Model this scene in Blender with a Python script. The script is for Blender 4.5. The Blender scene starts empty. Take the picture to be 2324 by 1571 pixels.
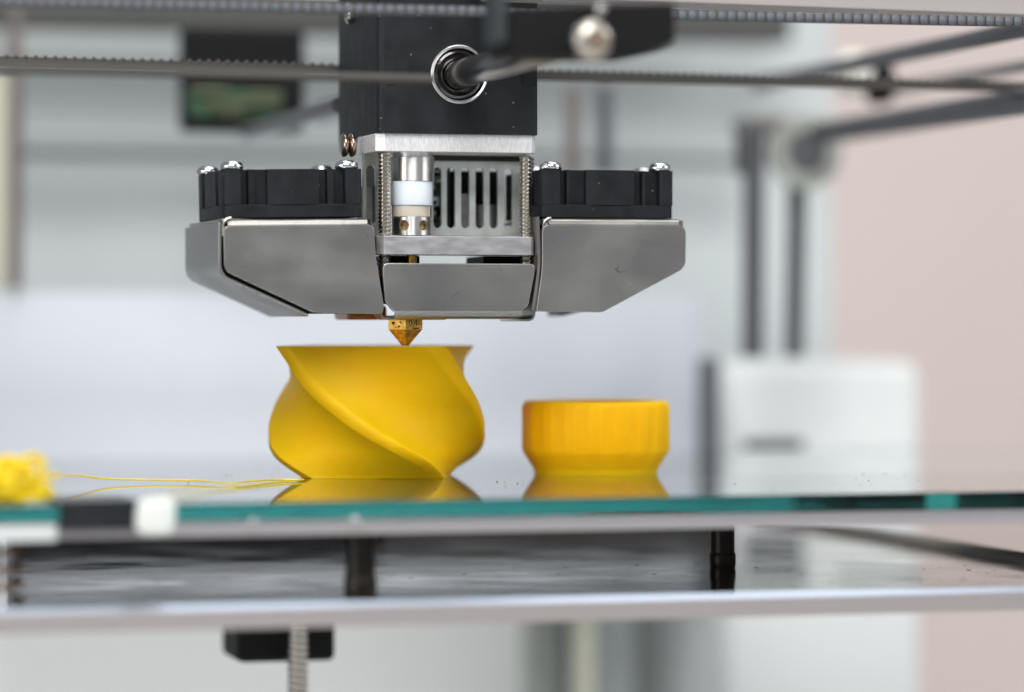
import bpy, bmesh, math, random
from mathutils import Vector, Matrix
random.seed(4)
C = bpy.context.scene.collection
sc = bpy.context.scene
S = 0.01                      # one unit is 10 cm; everything below is written in millimetres
R = math.radians
sc.unit_settings.scale_length = 0.1

# ------------------------------------------------------------------ camera
W, H, F, D = 2324.0, 1571.0, 7750.0, 620.0
HOR = 730.0
yaw, pitch = R(15.0), math.atan((H/2-HOR)/F)
fw = Vector((math.sin(yaw)*math.cos(pitch), math.cos(yaw)*math.cos(pitch), -math.sin(pitch)))
rt = Vector((math.cos(yaw), -math.sin(yaw), 0))
up = rt.cross(fw)
CAM = -(fw*D + rt*((920-W/2)/12.5) + up*(-(785-H/2)/12.5))   # nozzle tip is the origin
cd = bpy.data.cameras.new('camera'); cam = bpy.data.objects.new('camera', cd); C.objects.link(cam)
cam.matrix_world = Matrix((( rt.x, up.x, -fw.x, CAM.x*S),(rt.y, up.y, -fw.y, CAM.y*S),(rt.z, up.z, -fw.z, CAM.z*S),(0,0,0,1)))
cd.sensor_width = 36; cd.lens = F/W*36
cd.clip_start = 0.05; cd.clip_end = 200
cd.dof.use_dof = True; cd.dof.focus_distance = (D-5)*S; cd.dof.aperture_fstop = cd.lens*0.001/0.182
sc.camera = cam
def ray(px, py): return fw*F + rt*(px-W/2) - up*(py-H/2)
def at(px, py, Y):
    d = ray(px, py); t = (Y-CAM.y)/d.y; return CAM + d*t
def atX(px, py, X):
    d = ray(px, py); return CAM + d*((X-CAM.x)/d.x)
def atZ(px, py, Z):
    d = ray(px, py); return CAM + d*((Z-CAM.z)/d.z)
def sxz(pts, Y): return [(at(x,y,Y).x, at(x,y,Y).z) for x,y in pts]

# ------------------------------------------------------------------ world and lamps
w = bpy.data.worlds.new('World'); sc.world = w; w.use_nodes = True
w.node_tree.nodes['Background'].inputs[0].default_value = (0.80, 0.86, 0.95, 1)
w.node_tree.nodes['Background'].inputs[1].default_value = 0.25
def area(name, loc, target, size, energy, col, sy=None):
    l = bpy.data.lights.new(name, 'AREA'); l.energy = energy; l.color = col
    l.shape = 'RECTANGLE'; l.size = size*S; l.size_y = (sy or size)*S
    o = bpy.data.objects.new(name, l); C.objects.link(o); o.location = Vector(loc)*S
    o.rotation_euler = (Vector(target)-Vector(loc)).to_track_quat('-Z','Y').to_euler()
    return o
area('window_light', (-250, -850, 760), (0, 60, 0), 760, 1400, (1.0, 0.98, 0.95), 600)
area('overhead_fill_light', (150, 40, 900), (60, 160, 0), 500, 440, (1.0, 0.985, 0.95), 900)  # fill lamp added overhead to brighten the background and the yellow prints
area('room_light', (850, -480, 400), (60, 60, -10), 500, 380, (1.0, 0.985, 0.96), 500)
area('side_window_light', (-950, -420, 120), (0, 20, -10), 600, 270, (1.0, 0.985, 0.96), 400)
sc.view_settings.view_transform = 'Standard'; sc.view_settings.look = 'None'
sc.view_settings.exposure = 0; sc.view_settings.gamma = 1
sc.render.engine = 'CYCLES'
cy = sc.cycles
cy.use_denoising = True
cy.max_bounces = 14; cy.transmission_bounces = 14; cy.glossy_bounces = 6; cy.diffuse_bounces = 4
cy.sample_clamp_indirect = 6

# ------------------------------------------------------------------ materials
def mat(name, col, rough=0.5, metal=0.0, bump=None, var=None, sss=0, spec=0.5, coat=0, aniso=None, trans=0, ior=1.5):
    """bump: (scale, strength, (sx,sy,sz)); var: (scale, amount, (sx,sy,sz)) of colour mottling; scales per mm"""
    m = bpy.data.materials.new(name); m.use_nodes = True
    nt = m.node_tree; b = nt.nodes['Principled BSDF']; L = nt.links.new
    b.inputs['Base Color'].default_value = (*col, 1); b.inputs['Roughness'].default_value = rough
    b.inputs['Metallic'].default_value = metal; b.inputs['Specular IOR Level'].default_value = spec
    b.inputs['Coat Weight'].default_value = coat; b.inputs['IOR'].default_value = ior
    b.inputs['Transmission Weight'].default_value = trans
    if sss:
        b.inputs['Subsurface Weight'].default_value = sss
        b.inputs['Subsurface Radius'].default_value = (1.0, 0.55, 0.12)
        b.inputs['Subsurface Scale'].default_value = 4.5*S
    tc = nt.nodes.new('ShaderNodeTexCoord')
    def noise(sc_, st, det=4):
        mp = nt.nodes.new('ShaderNodeMapping'); L(tc.outputs['Object'], mp.inputs[0])
        mp.inputs['Scale'].default_value = tuple(k*sc_/S for k in st)
        n = nt.nodes.new('ShaderNodeTexNoise'); L(mp.outputs[0], n.inputs[0]); n.inputs['Scale'].default_value = 1; n.inputs['Detail'].default_value = det
        return n
    if bump:
        n = noise(bump[0], bump[2]); bp = nt.nodes.new('ShaderNodeBump')
        bp.inputs['Strength'].default_value = bump[1]; bp.inputs['Distance'].default_value = 0.05*S
        L(n.outputs[0], bp.inputs['Height']); L(bp.outputs[0], b.inputs['Normal'])
    if var:
        n = noise(var[0], var[2], 6); r = nt.nodes.new('ShaderNodeValToRGB'); L(n.outputs[0], r.inputs[0])
        r.color_ramp.elements[0].position = 0.3; r.color_ramp.elements[1].position = 0.7
        a = var[1]
        r.color_ramp.elements[0].color = (*[c*(1-a) for c in col], 1); r.color_ramp.elements[1].color = (*[min(1, c*(1+a)) for c in col], 1)
        L(r.outputs[0], b.inputs['Base Color'])
        mr = nt.nodes.new('ShaderNodeMapRange'); L(n.outputs[0], mr.inputs[0])
        mr.inputs['From Min'].default_value = .3; mr.inputs['From Max'].default_value = .7
        mr.inputs['To Min'].default_value = max(0, rough-0.06); mr.inputs['To Max'].default_value = min(1, rough+0.06)
        L(mr.outputs[0], b.inputs['Roughness'])
    return m

def scratched(name, col, rough, amt=0.35, dens=0.35):
    """stainless sheet: slow mottling, fine brushing and sparse light hairline scratches"""
    m = mat(name, col, rough, 1.0, bump=(3, 0.04, (1,1,1)), var=(0.06, 0.06, (1,1,1.6)))
    nt = m.node_tree; L = nt.links.new; b = nt.nodes['Principled BSDF']
    tc = nt.nodes.new('ShaderNodeTexCoord')
    acc = None
    for k, (ax, az, th) in enumerate(((0.5,0.5,0.006),(0.9,0.7,0.005))):
        mp = nt.nodes.new('ShaderNodeMapping'); L(tc.outputs['Object'], mp.inputs[0])
        mp.inputs['Scale'].default_value = (0.12*ax/S,)*3; mp.inputs['Rotation'].default_value = (0.3, 0.9*k+0.4, 0.2); mp.inputs['Location'].default_value = (k*3.1, 1.7, k)
        v = nt.nodes.new('ShaderNodeTexNoise'); L(mp.outputs[0], v.inputs[0]); v.inputs['Scale'].default_value = 2.2; v.inputs['Detail'].default_value = 1.0
        s = nt.nodes.new('ShaderNodeMath'); s.operation = 'SUBTRACT'; L(v.outputs[0], s.inputs[0]); s.inputs[1].default_value = 0.5+0.07*k
        a = nt.nodes.new('ShaderNodeMath'); a.operation = 'ABSOLUTE'; L(s.outputs[0], a.inputs[0])
        c = nt.nodes.new('ShaderNodeMath'); c.operation = 'LESS_THAN'; L(a.outputs[0], c.inputs[0]); c.inputs[1].default_value = th*0.35
        g = nt.nodes.new('ShaderNodeTexNoise'); L(tc.outputs['Object'], g.inputs[0]); g.inputs['Scale'].default_value = 0.35/S
        gt = nt.nodes.new('ShaderNodeMath'); gt.operation = 'GREATER_THAN'; L(g.outputs[0], gt.inputs[0]); gt.inputs[1].default_value = 0.6
        mu = nt.nodes.new('ShaderNodeMath'); mu.operation = 'MULTIPLY'; L(c.outputs[0], mu.inputs[0]); L(gt.outputs[0], mu.inputs[1])
        if acc is None: acc = mu
        else:
            ad = nt.nodes.new('ShaderNodeMath'); ad.operation = 'MAXIMUM'; L(acc.outputs[0], ad.inputs[0]); L(mu.outputs[0], ad.inputs[1]); acc = ad
    src = b.inputs['Base Color'].links[0].from_socket
    mx = nt.nodes.new('ShaderNodeMix'); mx.data_type = 'RGBA'
    L(acc.outputs[0], mx.inputs[0]); L(src, mx.inputs[6]); mx.inputs[7].default_value = (*[c*(1-amt) for c in col], 1)
    L(mx.outputs[2], b.inputs['Base Color'])
    return m

def plastic_print(name, col, dark, layers=True):
    """printed translucent plastic with fine layer ridges"""
    m = mat(name, col, 0.5, 0, sss=0.7, spec=0.15)
    nt = m.node_tree; L = nt.links.new; b = nt.nodes['Principled BSDF']
    tc = nt.nodes.new('ShaderNodeTexCoord')
    mp = nt.nodes.new('ShaderNodeMapping'); L(tc.outputs['Object'], mp.inputs[0]); mp.inputs['Scale'].default_value = (0.06/S, 0.06/S, 2.6/S)
    n = nt.nodes.new('ShaderNodeTexNoise'); L(mp.outputs[0], n.inputs[0]); n.inputs['Scale'].default_value = 1; n.inputs['Detail'].default_value = 5
    n2 = nt.nodes.new('ShaderNodeTexNoise'); L(tc.outputs['Object'], n2.inputs[0]); n2.inputs['Scale'].default_value = 0.22/S; n2.inputs['Detail'].default_value = 3
    wv = nt.nodes.new('ShaderNodeTexWave'); L(tc.outputs['Object'], wv.inputs[0]); wv.bands_direction = 'Z'; wv.inputs['Scale'].default_value = 1.05/S; wv.inputs['Distortion'].default_value = 0.3
    ad = nt.nodes.new('ShaderNodeMath'); ad.operation = 'ADD'; L(n.outputs[0], ad.inputs[0]); L(wv.outputs['Fac'], ad.inputs[1])
    bp = nt.nodes.new('ShaderNodeBump'); bp.inputs['Strength'].default_value = 0.3; bp.inputs['Distance'].default_value = 0.05*S
    L(ad.outputs[0], bp.inputs['Height']); L(bp.outputs[0], b.inputs['Normal'])
    mx = nt.nodes.new('ShaderNodeMix'); mx.data_type = 'RGBA'; mx.inputs[6].default_value = (*col, 1); mx.inputs[7].default_value = (*dark, 1)
    mm = nt.nodes.new('ShaderNodeMath'); mm.operation = 'MULTIPLY'; L(n.outputs[0], mm.inputs[0]); L(n2.outputs[0], mm.inputs[1])
    L(mm.outputs[0], mx.inputs[0]); L(mx.outputs[2], b.inputs['Base Color'])
    return m

def dusty(name, col, rough):
    m = mat(name, col, rough, 0, bump=(6, 0.35, (1,1,1)), var=(0.25, 0.35, (1,1,1)), spec=0.3)
    nt = m.node_tree; L = nt.links.new; b = nt.nodes['Principled BSDF']
    tc = nt.nodes.new('ShaderNodeTexCoord'); v = nt.nodes.new('ShaderNodeTexVoronoi'); L(tc.outputs['Object'], v.inputs[0]); v.inputs['Scale'].default_value = 0.55/S; v.inputs['Randomness'].default_value = 1
    c = nt.nodes.new('ShaderNodeMath'); c.operation = 'LESS_THAN'; L(v.outputs['Distance'], c.inputs[0]); c.inputs[1].default_value = 0.09
    n = nt.nodes.new('ShaderNodeTexNoise'); L(tc.outputs['Object'], n.inputs[0]); n.inputs['Scale'].default_value = 0.3/S
    g = nt.nodes.new('ShaderNodeMath'); g.operation = 'GREATER_THAN'; L(n.outputs[0], g.inputs[0]); g.inputs[1].default_value = 0.55
    mu = nt.nodes.new('ShaderNodeMath'); mu.operation = 'MULTIPLY'; L(c.outputs[0], mu.inputs[0]); L(g.outputs[0], mu.inputs[1])
    src = b.inputs['Base Color'].links[0].from_socket
    mx = nt.nodes.new('ShaderNodeMix'); mx.data_type = 'RGBA'; L(mu.outputs[0], mx.inputs[0]); L(src, mx.inputs[6]); mx.inputs[7].default_value = (0.16, 0.16, 0.15, 1)
    L(mx.outputs[2], b.inputs['Base Color']); return m
YEL = plastic_print('yellow_print', (1.0, 0.50, 0.002), (1.0, 0.36, 0.001))
YEL2 = plastic_print('yellow_cap_print', (1.0, 0.53, 0.002), (0.98, 0.40, 0.001))
YFIL = mat('yellow_filament', (0.95, 0.66, 0.005), 0.3, sss=0.3)
BLK = dusty('black_moulded_plastic', (0.009, 0.011, 0.014), 0.50)
BLKD = mat('matt_black_plastic', (0.004, 0.004, 0.005), 0.6, spec=0.2)
SST = scratched('stainless_sheet', (0.46, 0.45, 0.425), 0.33)
SSTI = mat('stainless_shaded', (0.05, 0.045, 0.04), 0.5, 1.0)  # darkened copy of the sheet steel, shade put into its colour
ALU = mat('milled_aluminium', (0.90, 0.90, 0.91), 0.42, 0.5, bump=(1.6, 0.5, (3.0, .2, .25)), var=(1.3, 0.12, (3, 0.3, 0.6)))
ALU2 = mat('shaded_aluminium', (0.56, 0.55, 0.57), 0.42, 0.75, bump=(1.2, 0.4, (0.5, 1, 2.0)), var=(0.6, 0.14, (0.5, 1, 1.5)))  # same metal as the upper plate, its dimmer light put into the colour
STL = mat('turned_steel', (0.80, 0.80, 0.79), 0.34, 1.0, var=(0.5, 0.10, (3,3,.1)))
_n = STL.node_tree; _t = _n.nodes.new('ShaderNodeTangent'); _t.direction_type = 'RADIAL'; _t.axis = 'Z'
_b = _n.nodes['Principled BSDF']; _b.inputs['Anisotropic'].default_value = 0.9; _b.inputs['Anisotropic Rotation'].default_value = 0.25
_n.links.new(_t.outputs[0], _b.inputs['Tangent'])
SCR = mat('zinc_screw', (0.86, 0.88, 0.90), 0.16, 1.0)
THR = mat('threaded_steel', (0.66, 0.63, 0.57), 0.22, 1.0)
ROD = mat('ground_steel_rod', (0.42, 0.41, 0.40), 0.22, 1.0)
PTFE = mat('white_ptfe', (0.80, 0.86, 0.92), 0.4, sss=0.4)
TAN = mat('heat_aged_ptfe', (0.66, 0.58, 0.47), 0.45, sss=0.3)
BRASS = mat('brass', (0.62, 0.36, 0.08), 0.36, 1.0, bump=(1.2, 0.6, (1,1,1)), var=(1.1, 0.5, (1,1,1)))
AMBER = mat('amber_tape', (0.42, 0.16, 0.02), 0.3, 0.3)
CHAR = mat('burnt_residue', (0.02, 0.015, 0.006), 0.25)
RUB = mat('black_belt_rubber', (0.10, 0.09, 0.07), 0.55)
RUBT = mat('belt_tooth_nylon', (0.10, 0.11, 0.13), 0.5)
PCB = mat('green_circuit_board', (0.03, 0.075, 0.04), 0.4, var=(0.25, 0.9, (1,1,1)))
SOL = mat('pale_component', (0.45, 0.55, 0.42), 0.4, var=(0.4, 0.6, (1,1,1)))
BEDM = mat('brushed_bed_aluminium', (0.56, 0.53, 0.55), 0.40, 0.8)
PLTM = mat('base_plate_aluminium', (0.30, 0.285, 0.265), 0.10, 1.0, bump=(0.8, 0.012, (1, 1, 1)), var=(0.05, 0.12, (1.0, 1.0, 1)))
PLTE = mat('base_plate_cut_edge', (0.42, 0.385, 0.385), 0.45, 0.6)
WHC = mat('white_silicone', (0.66, 0.69, 0.67), 0.35, sss=0.2)
SPR = mat('spring_wire', (0.30, 0.20, 0.14), 0.35, 0.9)
PAPER = mat('lavender_white_card', (0.53, 0.565, 0.62), 0.7)
PANEL = mat('rear_panel_paint', (0.50, 0.54, 0.55), 0.6)
BEAM = mat('grey_beam_paint', (0.065, 0.065, 0.062), 0.5)
BAR = mat('slate_bar_paint', (0.10, 0.105, 0.115), 0.45)
DROD = mat('dark_grey_rod', (0.10, 0.10, 0.115), 0.4, 0.3)
BRN = mat('brown_post', (0.16, 0.135, 0.125), 0.5)
CREAM = mat('cream_post', (0.60, 0.60, 0.50), 0.6)
PINK = mat('pink_wall_paint', (0.61, 0.525, 0.50), 0.8, var=(0.004, 0.05, (1,1,1)))
WHITE = mat('white_casing', (0.71, 0.745, 0.755), 0.6)
PALE = mat('pale_plastic', (0.36, 0.37, 0.345), 0.5)
LOW = mat('lower_panel_paint', (0.92, 0.94, 0.93), 0.6)
LOWG = mat('grey_green_post', (0.33, 0.36, 0.34), 0.5)
MAUVE = mat('mauve_frame_paint', (0.36, 0.33, 0.33), 0.5)
FLOORM = mat('cabinet_floor_paint', (0.85, 0.85, 0.84), 0.7)

# ------------------------------------------------------------------ builders
def org(parent):
    v = Vector((0,0,0))
    while parent is not None:
        v += parent.location; parent = parent.parent
    return v
def obj(name, bm, m, parent=None, bev=0, seg=2, sharp=35, **props):
    o0 = org(parent)
    bmesh.ops.recalc_face_normals(bm, faces=bm.faces[:])
    for v in bm.verts: v.co = v.co*S - o0
    me = bpy.data.meshes.new(name); bm.to_mesh(me); bm.free()
    for mm in (m if isinstance(m, (list, tuple)) else [m]): me.materials.append(mm)
    me.shade_smooth(); me.set_sharp_from_angle(angle=R(sharp))
    o = bpy.data.objects.new(name, me); C.objects.link(o); o.parent = parent
    if bev:
        md = o.modifiers.new('edge_round', 'BEVEL'); md.width = bev*S; md.segments = seg; md.limit_method = 'ANGLE'; md.angle_limit = R(35); md.harden_normals = True
    for k, v in props.items(): o[k] = v
    return o
def thing(name, label, cat, loc, group=None):
    o = bpy.data.objects.new(name, None); C.objects.link(o); o.location = Vector(loc)*S
    o.empty_display_size = 0.05
    o['label'] = label; o['category'] = cat
    if group: o['group'] = group
    return o
def tag(o, label, cat, group=None):
    o['label'] = label; o['category'] = cat
    if group: o['group'] = group
    return o
def struct(o): o['kind'] = 'structure'; return o

def box(bm, x0, x1, y0, y1, z0, z1):
    vs = [bm.verts.new((x, y, z)) for x in (x0, x1) for y in (y0, y1) for z in (z0, z1)]
    for f in ((0,1,3,2),(4,6,7,5),(0,4,5,1),(2,3,7,6),(0,2,6,4),(1,5,7,3)): bm.faces.new([vs[i] for i in f])
def prism(bm, pts, y0, y1):            # pts (x,z) swept along y
    a = [bm.verts.new((x, y0, z)) for x, z in pts]; b = [bm.verts.new((x, y1, z)) for x, z in pts]
    n = len(pts); bm.faces.new(a); bm.faces.new(b[::-1])
    for i in range(n): bm.faces.new((a[i], a[(i+1)%n], b[(i+1)%n], b[i]))
def prismz(bm, pts, z0, z1):           # pts (x,y) swept along z
    a = [bm.verts.new((x, y, z0)) for x, y in pts]; b = [bm.verts.new((x, y, z1)) for x, y in pts]
    n = len(pts); bm.faces.new(a[::-1]); bm.faces.new(b)
    for i in range(n): bm.faces.new((a[i], a[(i+1)%n], b[(i+1)%n], b[i]))
def fillet(pts, rad, seg=5):
    out = []; n = len(pts)
    for i in range(n):
        p = Vector(pts[i]); a = Vector(pts[i-1]); b = Vector(pts[(i+1)%n])
        r = rad[i] if isinstance(rad, (list, tuple)) else rad
        if r <= 0: out.append(tuple(p)); continue
        u = (a-p); v = (b-p); r1 = min(r, u.length*.45, v.length*.45)
        A = p+u.normalized()*r1; B = p+v.normalized()*r1
        for k in range(seg+1):
            t = k/seg; q = A*(1-t)**2 + p*2*t*(1-t) + B*t*t; out.append(tuple(q))
    return out
def strip(bm, line, th, y0, y1):       # wall of thickness th along an (x,z) polyline, swept in y; th to the left of travel
    L = [Vector(p) for p in line]; off = []
    for i, p in enumerate(L):
        d = Vector((0,0))
        if i: d += (p-L[i-1]).normalized()
        if i < len(L)-1: d += (L[i+1]-p).normalized()
        d.normalize(); off.append(p + Vector((-d.y, d.x))*th)
    prism(bm, [tuple(p) for p in L] + [tuple(p) for p in off[::-1]], y0, y1)
def lathe(bm, prof, base, axis='Z', n=40, closed=False):  # prof (r,h)
    M = {'Z': Matrix.Identity(3), 'Y': Matrix(((1,0,0),(0,0,1),(0,-1,0))), 'X': Matrix(((0,0,1),(0,1,0),(-1,0,0)))}[axis]
    rings = []
    for r, h in prof:
        rings.append([bm.verts.new(Vector(base)+M@Vector((r*math.cos(2*math.pi*i/n), r*math.sin(2*math.pi*i/n), h))) for i in range(n)])
    for a, b in zip(rings, rings[1:]):
        for i in range(n): bm.faces.new((a[i], a[(i+1)%n], b[(i+1)%n], b[i]))
    if closed:
        for i in range(n): bm.faces.new((rings[-1][i], rings[-1][(i+1)%n], rings[0][(i+1)%n], rings[0][i]))
    else:
        bm.faces.new(rings[0][::-1]); bm.faces.new(rings[-1])
def tube(bm, pts, rad, n=10, cap=True):
    P = [Vector(p) for p in pts]; rings = []; nrm = None
    for i, p in enumerate(P):
        t = ((P[i]-P[i-1]) if i else (P[1]-P[0])).normalized()
        if 0 < i < len(P)-1: t = (P[i+1]-P[i-1]).normalized()
        if nrm is None: nrm = t.orthogonal().normalized()
        nrm = (nrm - t*nrm.dot(t)).normalized(); bi = t.cross(nrm)
        r = rad[i] if isinstance(rad, (list, tuple)) else rad
        rings.append([bm.verts.new(p + (nrm*math.cos(2*math.pi*k/n)+bi*math.sin(2*math.pi*k/n))*r) for k in range(n)])
    for a, b in zip(rings, rings[1:]):
        for i in range(n): bm.faces.new((a[i], a[(i+1)%n], b[(i+1)%n], b[i]))
    if cap: bm.faces.new(rings[0][::-1]); bm.faces.new(rings[-1])
def smooth(pts, k=6):                   # Catmull-Rom
    P = [Vector(p) for p in pts]; out = []
    for i in range(len(P)-1):
        a, b, c, d = P[max(i-1,0)], P[i], P[i+1], P[min(i+2, len(P)-1)]
        for j in range(k):
            t = j/k; out.append(0.5*((2*b)+(c-a)*t+(2*a-5*b+4*c-d)*t*t+(3*b-a-3*c+d)*t**3))
    out.append(P[-1]); return out
def interp(tab, t):
    for (a, va), (b, vb) in zip(tab, tab[1:]):
        if a <= t <= b:
            return va + (vb-va)*(t-a)/(b-a)
    return tab[-1][1] if t > tab[-1][0] else tab[0][1]
def BM(): return bmesh.new()

# =================================================================== bed: glass, heater, base plate
ZG = -24.3                                          # glass top
YG = atZ(840, 1136, ZG).y                           # front edge of the glass
GT = 3.0
bm = BM(); box(bm, -150, 170, YG, 118, ZG-GT, ZG)
GLS = bpy.data.materials.new('green_float_glass'); GLS.use_nodes = True
b = GLS.node_tree.nodes['Principled BSDF']; b.inputs['Base Color'].default_value = (1,1,1,1); b.inputs['Roughness'].default_value = 0.0
b.inputs['Transmission Weight'].default_value = 1; b.inputs['IOR'].default_value = 1.52
va = GLS.node_tree.nodes.new('ShaderNodeVolumeAbsorption'); va.inputs[0].default_value = (0.02, 0.64, 0.61, 1); va.inputs[1].default_value = 1.7
GLS.node_tree.links.new(va.outputs[0], GLS.node_tree.nodes['Material Output'].inputs['Volume'])
glass = tag(obj('glass_build_plate', bm, GLS, bev=0.15, seg=2), 'clear glass build plate with green cut edge carrying the yellow prints', 'glass plate')
ZH = ZG-GT-0.25
def inglass(px):
    d = ray(px, 1150); return at(px, 1150, YG).x + (118-YG)*math.tan(math.asin(d.x/d.length/1.52))
RC_ = mat('black_edge_block', (0.02,0.02,0.02), 0.5)
for pa_, pb_, mm_ in ((1872, 1925, mat('grey_edge_block', (0.12,0.12,0.12), 0.5)), (1938, 2104, RC_), (2196, 2300, mat('slate_edge_block', (0.08,0.09,0.09), 0.5)), (2304, 2380, RC_)):
    bm = BM(); box(bm, inglass(pa_), inglass(pb_), 118.3, 124, ZG-GT-1.0, ZG-0.15)  # unseen blocks added behind the glass for the dark patches in its edge
    tag(obj('rear_dark_block', bm, mm_, bev=.2), {1872:'grey block added behind the glass for its leftmost dark edge patch', 1938:'black block added behind the glass for its widest dark edge patch', 2196:'slate block added behind the glass right of its bright edge gap', 2304:'black block added behind the glass at the right picture border'}[pa_], 'dark block', 'dark blocks added along the far edge of the glass')
bm = BM(); box(bm, -150, 170, YG+1.0, YG+82, ZH-2.2, ZH)
bed = tag(obj('heated_bed', bm, BEDM, bev=0.25), 'thin brushed aluminium heated bed directly under the glass', 'heated bed')
ZP = atZ(1162, 1358, -40).z; 
ZP = at(1162, 1358, YG-2).z
base = thing('base_plate', 'wide flat metal carriage plate below the heated bed', 'metal plate', (0, 0, ZP))
bm = BM(); 
sec_ = [(YG-2.0, ZP-3.4), (YG-2.0, ZP-0.8), (YG-1.2, ZP), (135, ZP), (135, ZP-3.4)]
v1 = [bm.verts.new((-160, y, z)) for y, z in sec_]; v2 = [bm.verts.new((190, y, z)) for y, z in sec_]
bm.faces.new(v1); bm.faces.new(v2[::-1])
for i in range(5): bm.faces.new((v1[i], v1[(i+1)%5], v2[(i+1)%5], v2[i]))
obj('plate', bm, PLTM, base)
# dark lift carriage behind the bed
bm = BM(); xr_ = at(1660, 1200, 138).x
xs2 = at(870, 1200, 138).x; box(bm, -220, xs2, 137, 150, ZP-2, ZG-5); tag(obj('lift_carriage', bm, BLKD, bev=1), 'black lift carriage bar behind the bed, mirrored in the carriage plate', 'carriage')
bm = BM(); box(bm, xs2+.2, xr_, 138, 150, ZP-2, ZG-5); tag(obj('lift_carriage_end', bm, mat('carriage_grey', (0.045,0.045,0.045), .6), bev=1), 'grey end of the lift carriage bar behind the bed', 'carriage')
bm = BM(); box(bm, -160, 190, YG-2.5, YG-2.02, ZP-3.9, ZP-.85); obj('cut_edge', bm, PLTE, base, bev=0.1)
bm = BM(); sec2 = [(YG-2.05, ZP-.8), (YG-1.22, ZP+.03), (YG-1.4, ZP-.3), (YG-1.9, ZP-.8)]
v1 = [bm.verts.new((-160, y, z)) for y, z in sec2]; v2 = [bm.verts.new((190, y, z)) for y, z in sec2]
bm.faces.new(v1); bm.faces.new(v2[::-1])
for i in range(4): bm.faces.new((v1[i], v1[(i+1)%4], v2[(i+1)%4], v2[i]))
obj('chamfer', bm, mat('bright_chamfer', (0.42,0.48,0.58), 0.35, 1.0), base)
p = at(2160, 1250, 20); bm = BM(); tube(bm, [(p.x, YG+25, p.z), (p.x, 134, p.z)], 2.0, n=20)
tag(obj('side_rail', bm, mat('brown_grey_rail', (0.36,0.31,0.28), .5, .3)), 'brown grey rail lying between bed and carriage plate at far right', 'rail')

PST = mat('blackened_steel', (0.03,0.026,0.022), 0.35, 0.6)
# levelling posts between base plate and bed
def post(px, Y, r, label, m, h0=ZP, h1=ZH-2.2):
    x = at(px, 1260, Y).x
    t = thing('levelling_screw', label, 'screw', (x, Y, h0), 'levelling screws between the base plate and the bed')
    bm = BM(); lathe(bm, [(r*0.95, h0), (r*0.95, h1)], (x, Y, 0), n=20); obj('shaft', bm, PST, t)
    bm = BM(); lathe(bm, [(r, h0+0.02), (r*1.05, h0+0.8), (r*1.05, h0+2.4), (r, h0+2.8)], (x, Y, 0), n=20); obj('collar', bm, PST, t)
    bm = BM(); lathe(bm, [(r, h1-2.2), (r*1.1, h1-1.9), (r*1.1, h1-0.02)], (x, Y, 0), n=20); obj('spacer', bm, PST, t)
    return t
post(818, -56, 2.6, 'black levelling screw under the left side of the yellow vase', BLKD)
post(1640, -15, 2.3, 'black levelling screw below the gap right of the yellow cap', BLKD)
# spring at the far left
x = at(12, 1280, YG+12).x; t = thing('levelling_spring', 'brown coil spring between the plates at the left edge', 'spring', (x, YG+12, ZP))
bm = BM(); hh = (ZH-2.2)-ZP; turns = 3.5
tube(bm, [(x+2.6*math.cos(a*2*math.pi*turns/90), YG+12+2.6*math.sin(a*2*math.pi*turns/90), ZP+0.4+(hh-0.8)*a/90) for a in range(91)], 0.5, n=8); obj('coil', bm, SPR, t)
bm = BM(); lathe(bm, [(1.2, ZP+0.02), (1.2, ZH-2.25)], (x, YG+12, 0), n=16); obj('bolt', bm, SCR, t)

# retaining clip of dark metal and white silicone bead on the front edge
a = at(133, 1150, YG-0.6); b2 = at(312, 1150, YG-0.6)
z1 = ZG+0.7; z0 = at(220, 1204, YG-1.4).z
clip = thing('plate_clip', 'dark folded metal clip gripping the front glass edge near left', 'clip', (a.x, YG, z0))
bm = BM(); box(bm, a.x, b2.x, YG-1.4, YG-0.5, z0, z1); obj('front_lip', bm, BLK, clip, bev=0.25)
bm = BM(); box(bm, a.x+0.1, b2.x-0.1, YG-0.48, YG+15, ZG+0.02, ZG+0.62); obj('top_tongue', bm, mat('grey_steel_tongue', (0.30,0.31,0.32), 0.5, 0.7), clip, bev=0.2)
bm = BM(); box(bm, at(0,1150,YG).x-20, a.x-0.3, YG-0.8, YG+0.9, ZH-2.4, ZG-GT-0.15)
tag(obj('edge_strip', bm, mat('pale_strip', (0.55,0.58,0.58), 0.5), bev=0.2), 'pale strip along the bed edge left of the dark clip', 'strip')
p = at(352, 1172, YG-2)
bm = BM(); bmesh.ops.create_icosphere(bm, subdivisions=4, radius=1)
for v in bm.verts:
    c = v.co; q = Vector([math.copysign(abs(k)**0.5, k) for k in c]); q = q/ max(1, 0.93*max(abs(q.x),abs(q.y),abs(q.z)))
    v.co = Vector((p.x + q.x*3.15 + 0.22*q.z, p.y + q.y*1.9, p.z + q.z*3.0 - 0.35*q.x*(q.z < 0) + 0.15*math.sin(3*q.x)))
tag(obj('silicone_bead', bm, WHC), 'lumpy white silicone bead stuck on the glass edge beside the dark clip', 'bead')
BOKM = mat('pale_bokeh_dot', (0.45,0.47,0.47), 0.3, sss=.2)  # pale lumps added to shape the blurred bright dots on the bed edge
for i, (px, py, r) in enumerate(((575, 1183, 0.5), (806, 1179, 0.6))):
    p = at(px, py, YG-1.0); bm = BM(); bmesh.ops.create_icosphere(bm, subdivisions=3, radius=r, matrix=Matrix.Translation(p) @ Matrix.Diagonal((1.2, .5, 1, 1)))
    tag(obj('bokeh_dot', bm, BOKM), ('faint pale bokeh dot on the bed edge left of the vase', 'brighter pale bokeh dot on the bed edge under the vase')[i], 'bokeh dot', 'bokeh dots on the bed edge')
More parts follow.
